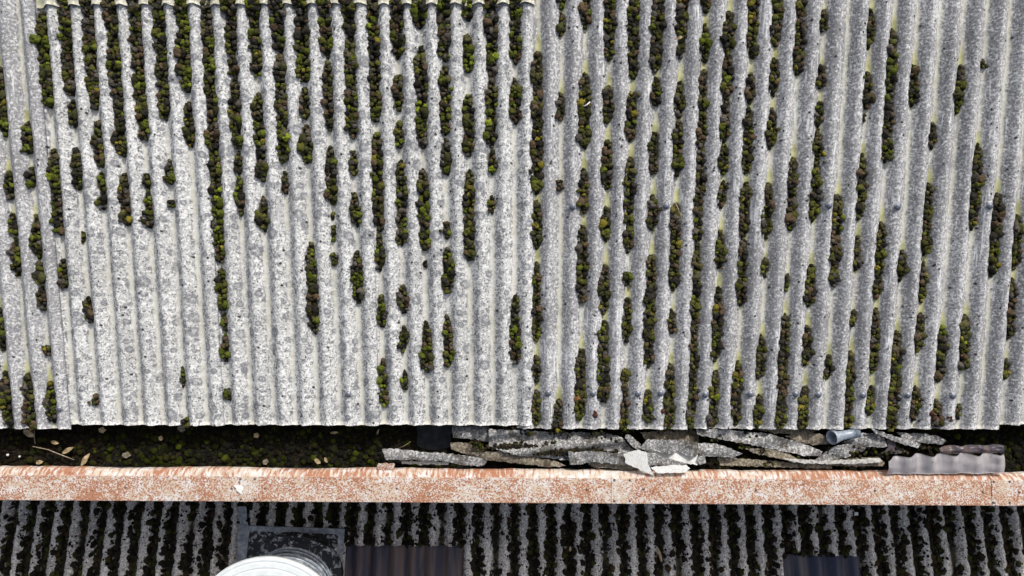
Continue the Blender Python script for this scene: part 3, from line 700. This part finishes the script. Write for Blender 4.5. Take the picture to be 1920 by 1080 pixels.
# plastic sheet offcut, with ruffled upper edge
def offcut(name, a, b, z, h, mat, label, n=90, hump=.026, gy=.1):
    p0 = unp(*a, z); p1 = unp(*b, z); d = p1-p0; m = 22; Tp = np.zeros((n, m, 3)); L = d.length; nr = Vector((-d.y, d.x, 0)).normalized()
    for i in range(n):
        f = i/(n-1)
        hh = h*(1+.10*abs(math.sin(f*L/.146*math.pi))+.06*noise.noise(Vector((f*9, 1, z))))*(.75+.25*min(1, f*5))
        for k in range(m):
            g_ = k/(m-1); p = p0+d*f+nr*hh*g_
            w = math.cos(2*math.pi*f*L/.146)
            Tp[i, k] = (p.x, p.y+.006*noise.noise(Vector((f*7, 0, 5))), z+gy*g_*hh+hump*w*(.15+.85*g_)+.012*math.sin(g_*math.pi)+.006*noise.noise(Vector((f*12, g_*3, 0))))
    V, Q = slab_np(Tp, .0022); return tag(mesh_np(name, V, Q, mat=M[mat]), label, 'plastic sheet')
offcut('plastic_offcut', (1662, 889), (1883, 887), -.012, .118, 'pvcs', 'clear grey corrugated plastic offcut lying against the back of the capping')
offcut('plastic_offcut', (1760, 851), (1882, 849), -.055, .05, 'pvc', 'dark smoky plastic strip sticking out behind the clear offcut', 50, .01, -.1)
o = fragment('plastic_scrap', [(1664, 824), (1676, 822), (1680, 838), (1700, 846), (1680, 852), (1652, 850), (1666, 840)], -.04, 0, 0, 'pvc', None, th=.003); tag(o, 'small crumpled plastic scrap between the strip and clear offcut', 'plastic sheet')

# pipe elbow: flared mouth and collar
pe = unp(1584, 815, -.01); el = empty('pipe_elbow', pe); tag(el, 'short blue grey plastic pipe offcut with flared open end at the eave', 'pipe')
def pipe_ring(name, pts, rads, mat, th=.003):
    """hollow tube"""
    n = 28; V = []; Q = []; pts = [Vector(p) for p in pts]; m = len(pts)
    for shell in (0, 1):
        for i, p in enumerate(pts):
            d = (pts[min(i+1, m-1)]-pts[max(i-1, 0)]).normalized(); s = d.cross(Vector((0, 0, 1))).normalized(); t = d.cross(s)
            for k in range(n):
                a = 2*math.pi*k/n; V.append(p+(s*math.cos(a)+t*math.sin(a))*(rads[i]-th*shell))
    for shell in (0, 1):
        o_ = shell*m*n
        for i in range(m-1):
            for k in range(n):
                q = (o_+i*n+k, o_+i*n+(k+1) % n, o_+(i+1)*n+(k+1) % n, o_+(i+1)*n+k); Q.append(q if not shell else q[::-1])
    for i in (0, m-1):
        for k in range(n): Q.append((i*n+k, m*n+i*n+k, m*n+i*n+(k+1) % n, i*n+(k+1) % n))
    return mesh_np(name, V, Q, mat=mat, parent=el)
a = unp(1559, 820, .012); b = unp(1609, 811, -.012)
d = b-a
pipe_ring('barrel', [a+Vector((-.004, 0, .012)), a+d*.12+Vector((0, 0, .004)), a+d*.35, a+d*.6, a+d*.86], [.046, .042, .032, .029, .029], M['plastic'])
pipe_ring('collar', [a+d*.84, a+d*1.0], [.0335, .0335], M['plastic'])

# litter in the gutter: leaves, twigs, chips
def leaf(px, py, L, W, ang, z, label, mat='leaf', name='leaf'):
    p = unp(px, py, z); n = 9; V = []; Q = []; ca, sa = math.cos(R(ang)), math.sin(R(ang))
    for i in range(n):
        f = i/(n-1); w = W*math.sin(math.pi*min(1, f*.92+.04))**.8
        for k, s in enumerate((-1, 0, 1)):
            x, y = (f-.5)*L, s*w/2; V.append((x*ca-y*sa, x*sa+y*ca, .006*abs(s)+.008*math.sin(f*3)+.003*math.sin(f*11+k)))
    for i in range(n-1):
        for k in range(2): Q.append((i*3+k, (i+1)*3+k, (i+1)*3+k+1, i*3+k+1))
    N = len(V); V += [(x, y, z_-.0012) for x, y, z_ in V]; Q += [tuple(q+N for q in reversed(f)) for f in Q]
    o = mesh_np(name, V, Q, mat=M[mat]); o.location = p; return tag(o, label, name.replace('_', ' '))
leaf(128, 844, .085, .03, 30, -.13, 'curled tan leaf lying right of the long twig in the gutter')
leaf(161, 862, .10, .034, 58, -.12, 'larger tan leaf standing against the back of the capping')
leaf(104, 829, .055, .025, -15, -.13, 'small pale leaf above the long twig')
leaf(55, 812, .09, .04, -30, -.13, 'brown leaf beneath the left eave ends', 'leaf')
leaf(75, 866, .05, .03, 10, -.13, 'round brown leaf at the left edge of the gutter by the capping')
leaf(596, 864, .05, .03, -35, -.12, 'yellowish curled leaf by bright green moss behind the capping')
leaf(612, 862, .04, .02, -60, -.12, 'narrow brown leaf right of the yellowish curled leaf')
leaf(709, 810, .04, .012, 70, -.12, 'thin pale leaf upright in the gutter under the eave')
leaf(627, 811, .055, .018, 5, -.12, 'small tan leaf high in the gutter above green moss')
leaf(1273, 72, .055, .018, 20, .62, 'pale leaf caught on moss near the top of a grey sheet')
leaf(1009, 586, .05, .018, 80, -.2+.28, 'pale upright leaf in the moss right of the central seam')
for px, py, s, lb in [(236, 854, 9, 'square tan chip of debris in the gutter right of the leaves'), (301, 822, 6, 'small tan chip in the gutter below the pale sheets'), (498, 866, 8, 'rounded grey stone chip behind the capping'), (191, 806, 8, 'pale grey chip tucked under the second sheet'), (481, 816, 7, 'grey chip in the gutter moss left of centre'), (14, 853, 3, 'tiny white chip at the far left of the gutter'), (36, 856, 2.4, 'very tiny white speck near the far left of the gutter'), (340, 803, 10, 'grey chip half hidden under the scalloped eave')]:
    pl = [(px+s*random.uniform(.7, 1.1)*math.cos(a_), py+s*.8*random.uniform(.7, 1.1)*math.sin(a_)) for a_ in np.arange(0, 6.2, 1.25)][::-1]
    o = fragment('debris_chip', pl, -.135, random.uniform(-.2, .2), .1, 'fresh' if s < 4 else 'fragbrown' if s > 8.5 or px == 498 else 'leaf', None, th=.006); tag(o, lb, 'debris')
def twig(pts, rad, label, mat='twig', name='twig'):
    o = tube(name, pts, rad, M[mat]); return tag(o, label, name.replace('_', ' '))
twig([unp(61, 837, -.10), unp(90, 843, -.095), unp(120, 855, -.10), unp(139, 862, -.105)], [.0035, .003, .003, .002], 'long straight dry twig across the left end of the gutter')
twig([unp(65, 803, -.09), unp(64, 820, -.09), unp(66, 832, -.1)], .002, 'short upright stalk hanging from the left eave')
twig([unp(745, 841, -.10), unp(758, 836, -.09), unp(770, 828, -.09)], .0014, 'thin curved stalk above the long leftmost strip')
twig([unp(1266, 380, .42), unp(1272, 392, .44), unp(1277, 405, .43), unp(1279, 424, .40)], .0022, 'thin arched stem over moss near the right lower bolt row')
twig([unp(612, 343, .33), unp(617, 330, .345), unp(621, 322, .33)], .0014, 'fine straw stuck upright in moss left of the roof middle')
twig([unp(660, 512, .16), unp(664, 525, .165), unp(665, 534, .15)], .0016, 'fine pale straw beside an isolated moss clump')
twig([unp(747, 626, .075), unp(751, 632, .085), unp(761, 632, .085), unp(765, 627, .075)], .0042, 'white bent clip lying across a moss clump', 'bird', 'clip')
twig([unp(1094, 199, .58), unp(1100, 197, .59), unp(1106, 191, .585)], .003, 'small white feather shaft curved on moss', 'bird', 'feather')

# ------------------------------------------------------------------ lower roof
lroof = empty('lower_roof', tuple(LOW0)); tag(lroof, 'darker shaded corrugated roof covered in black moss below the parapet', 'roof', kind='thing')
pl0 = unp(409, 950, lambda x, y: low_z(x, y)+AMP); pl1 = unp(409+33.9*44, 950, lambda x, y: low_z(x, y)+AMP); PL = (pl1.x-pl0.x)/44
def XL(u): return pl0.x+PL*u
lt = LOW0.y+.30; lb_ = LOW0.y-1.35
lsheets = []
for s in range(-3, 8):
    u0, u1 = 7*s-.42+3, 7*s+10.3
    nu = int((u1-u0)*12)+1; us = np.linspace(u0, u1, nu); ys = np.linspace(lb_, lt, 60); Tp = np.zeros((nu, len(ys), 3)); wet = np.zeros((nu, len(ys)))
    for b, Y in enumerate(ys):
        for a, u in enumerate(us):
            Tp[a, b] = (XL(u)+.005*noise.noise(Vector((s*3.3, Y*.8, 1))), Y, low_z(0, Y)+AMP*math.cos(2*math.pi*u)+.009*(u-u0)/7.5+.001*noise.noise(Vector((u*3, Y*12, 0))))
            wet[a, b] = max(0, 1-abs(u-math.floor(u)-.5)/.36)*1.3*(.75+.5*noise.noise(Vector((math.floor(u)*3.1, Y*4, 2))))
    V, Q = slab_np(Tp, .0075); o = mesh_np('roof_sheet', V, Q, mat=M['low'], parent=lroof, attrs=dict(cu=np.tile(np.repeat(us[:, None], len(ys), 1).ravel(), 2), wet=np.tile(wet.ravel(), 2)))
    lsheets.append(o)
def covered(x, y):
    return False
A = Acc()
def lowpx(x, y): return proj(x, y, low_z(x, y))
for t in range(-14, 48):
    Y = lb_+.5
    while Y < lt-.02:
        px, py = lowpx(XL(t+.5), Y)
        skip = (440 < px < 655 and py > 985) or (640 < px < 872 and py > 1026) or (1466 < px < 1618 and py > 1042)
        dens = .55+1.1*noise.noise(Vector((t*2.7, Y*3.2, 3)))
        if not skip and py < 1140:
            wv = .345+.16*noise.noise(Vector((t*7.7, Y*9, 5)))
            if dens > .12:
                for q in range(3 if dens > .4 else 2):
                    u = t+.5+random.uniform(-1, 1)*wv*.95; rad = random.uniform(.008, .021); yy = Y+random.uniform(-.012, .012)
                    k = random.random(); c = np.array((.017, .015, .012))*random.uniform(.6, 1.8) if k < .72 else np.array((.040, .045, .015))*random.uniform(.6, 1.2) if k < .92 else np.array((.05, .035, .02))*random.uniform(.6, 1.2)
                    A.add(random.choice(ICO2 if rad > .012 else ICO1), (XL(u), yy, low_z(0, yy)+AMP*math.cos(2*math.pi*u)+.008), rad, c, (1, 1.2, .8))
            if random.random() < .11:
                u0_ = t+random.gauss(0, .22)
                for q in range(random.randint(2, 7)):
                    u = u0_+random.gauss(0, .08); yy = Y+random.gauss(0, .014); rad = random.uniform(.004, .011); A.add(random.choice(ICO1), (XL(u), yy, low_z(0, yy)+AMP*math.cos(2*math.pi*u)+.003), rad, (.010, .009, .008), (1.1, 1.1, .6))
        Y += .018
tag(A.make('lower_moss'), 'black moss choking the troughs of the lower shaded roof', 'moss', kind='stuff')
# rooflight sheets lying in the lower roof
def rooflight(px0, px1, py, mat, label, n_u=None):
    zf = lambda x, y: low_z(x, y)+AMP+.01
    a, b = unp(px0, py, zf), unp(px1, py+ (px1-px0)*.004, zf); nu = int((b.x-a.x)/PL*14); xs = np.linspace(a.x, b.x, nu); ys = np.linspace(a.y-1.0, a.y, 30)
    Tp = np.zeros((nu, 30, 3))
    for i, x in enumerate(xs):
        u = (x-pl0.x)/PL
        for k, y in enumerate(ys): Tp[i, k] = (x, y+.006*noise.noise(Vector((x*9, 0, 0)))*(k > 27), low_z(0, y)+AMP*.9*math.cos(2*math.pi*u)+.016)
    V, Q = slab_np(Tp, .002); o = mesh_np('rooflight', V, Q, mat=M[mat], parent=lroof); o['label'] = label; return o
rooflight(648, 869, 1024, 'pvc', 'smoked brown and purple rooflight sheet')
rooflight(1468, 1615, 1042, 'pvcb', 'smoked blue rooflight sheet')
leaf(1237, 1040, .12, .022, -75, low_z(0, LOW0.y-.3)+.05, 'long pale dead leaf standing on the lower roof right of centre')
leaf(1069, 1029, .04, .02, 80, low_z(0, LOW0.y-.3)+.05, 'small cream leaf on dark moss of the lower roof')
for px, py, s, lb in [(632, 1030, 0, ''), (1606, 964, 3.2, 'tiny white chip on a lower roof crest under the capping on the right'), (632, 0, 0, ''), (633, 1029, 0, ''), (632, 0, 0, ''), (633, 0, 0, ''), (633, 0, 0, '')]:
    if s: o = fragment('debris_chip', [(px-s, py-s), (px-s, py+s), (px+s, py+s*.8), (px+s, py-s)], low_z(0, LOW0.y)+.035, 0, 0, 'fresh', None, th=.005); tag(o, lb, 'debris')
o = fragment('debris_chip', [(626, 1030), (630, 1034), (638, 1031), (636, 1024), (631, 1026)][::-1], low_z(0, LOW0.y-.35)+.035, 0, 0, 'fresh', None, th=.005); tag(o, 'small whitish chip near the flue base on the lower roof', 'debris')

# ------------------------------------------------------------------ flue with cowl
zt = -.20
cc = unp(496, 1203, zt); base_z = lambda x, y: low_z(x, y)+AMP+.012
bc = unp(560, 1070, base_z); fl = empty('flue', tuple(bc)); tag(fl, 'large round flue with pale ringed cowl on a flashed base', 'flue')
capR = 150*(CAM_Z-zt)/F
A_ = unp(466, 985, base_z); B_ = unp(647, 991, base_z)
nx, ny = 40, 40; Tp = np.zeros((nx, ny, 3)); D_ = B_-A_; nrm = Vector((-D_.y, D_.x, 0)).normalized()
for i in range(nx):
    for k in range(ny):
        p = A_+D_*(i/(nx-1))-nrm*(1-k/(ny-1))*D_.length*1.05
        Tp[i, k] = (p.x, p.y, base_z(p.x, p.y)+.0015*noise.noise(Vector((p.x*20, p.y*20, 0))))
V, Q = slab_np(Tp, .004); mesh_np('flashing_plate', V, Q, mat=M['peel'], parent=fl)
def bar(a, b, w, h, mat, name, z=.0):
    d_ = (b-a); n_ = Vector((-d_.y, d_.x, 0)).normalized()*w; V = []
    for p in (a, b):
        for s in (0, 1):
            q = p+n_*s
            for hh in (0, h): V.append((q.x, q.y, base_z(q.x, q.y)+z+hh))
    Q = [(0, 1, 3, 2), (4, 6, 7, 5), (0, 4, 5, 1), (2, 3, 7, 6), (0, 2, 6, 4), (1, 5, 7, 3)]
    return mesh_np(name, V, Q, mat=M[mat], parent=fl, smooth=False)
S_ = -nrm*D_.length*1.05
bar(B_, A_, .038, .012, 'lead', 'flashing_rim', .001); bar(A_, A_+S_, .016, .0125, 'lead', 'flashing_rim', .001); bar(B_+S_, B_, .045, .0125, 'lead', 'flashing_rim', .001)
aa, ab = unp(447, 950, lambda x, y: low_z(x, y)+AMP+.004), unp(440, 1085, lambda x, y: low_z(x, y)+AMP+.004)
nx, ny = 8, 50; Tp = np.zeros((nx, ny, 3)); wdt = .10
for i in range(nx):
    for k in range(ny):
        f = k/(ny-1); p = ab.lerp(aa, f); w_ = wdt*(.55+.45*min(1, (1-f)*2.2)); x = p.x+w_*i/(nx-1)+.004*noise.noise(Vector((i, f*9, 0)))
        u = (x-pl0.x)/PL; Tp[i, k] = (x, p.y, low_z(0, p.y)+AMP*(.5+.35*math.cos(2*math.pi*u))+.012)
V, Q = slab_np(Tp, .003); mesh_np('lead_apron', V, Q, mat=M['lead'], parent=fl)
RD = .265
# the stack leans a little: its axis runs from the base to the middle of the cowl
ax = cc-bc; AL = ax.length; rotq = ax.to_track_quat('Z', 'Y').to_euler(); tilt = (math.atan(TL), 0, 0)
def stacked(o, rot): o.rotation_euler = rot; return o
stacked(lathe('base_collar', [(RD*1.30, -.03), (RD*1.30, .012), (RD*1.27, .018), (RD*1.20, .02), (RD*1.08, .03), (RD*1.03, .05)], M['peel'], fl, tuple(bc), 64), rotq)
prof = []
for h in np.linspace(-.02, AL-.10, 11):
    prof += [(RD, h-.014), (RD+.010, h-.006), (RD+.010, h+.006), (RD, h+.014)]
prof.append((RD*.98, AL-.02))
dct = stacked(lathe('duct', prof, M['duct'], fl, tuple(bc), 72), rotq)
for h in np.linspace(.06, AL-.10, 16):
    rg = lathe('duct_ring', [(RD+.006, h-.006), (RD+.015, h-.003), (RD+.015, h+.003), (RD+.006, h+.006)], M['ring'], None, (0, 0, 0), 72); rg.parent = dct
pr = [(capR*.96, -.05), (capR, -.045), (capR, -.012), (capR*.99, -.004)]
for f in np.linspace(.985, .01, 150):
    h = (1-f)*.045
    for rr in (.95, .87, .78, .68, .57, .46, .35, .24): h -= .0045*math.exp(-((f-rr)/.007)**2)
    pr.append((capR*f, h))
lathe('cowl', pr, M['white'], fl, tuple(cc), 128)
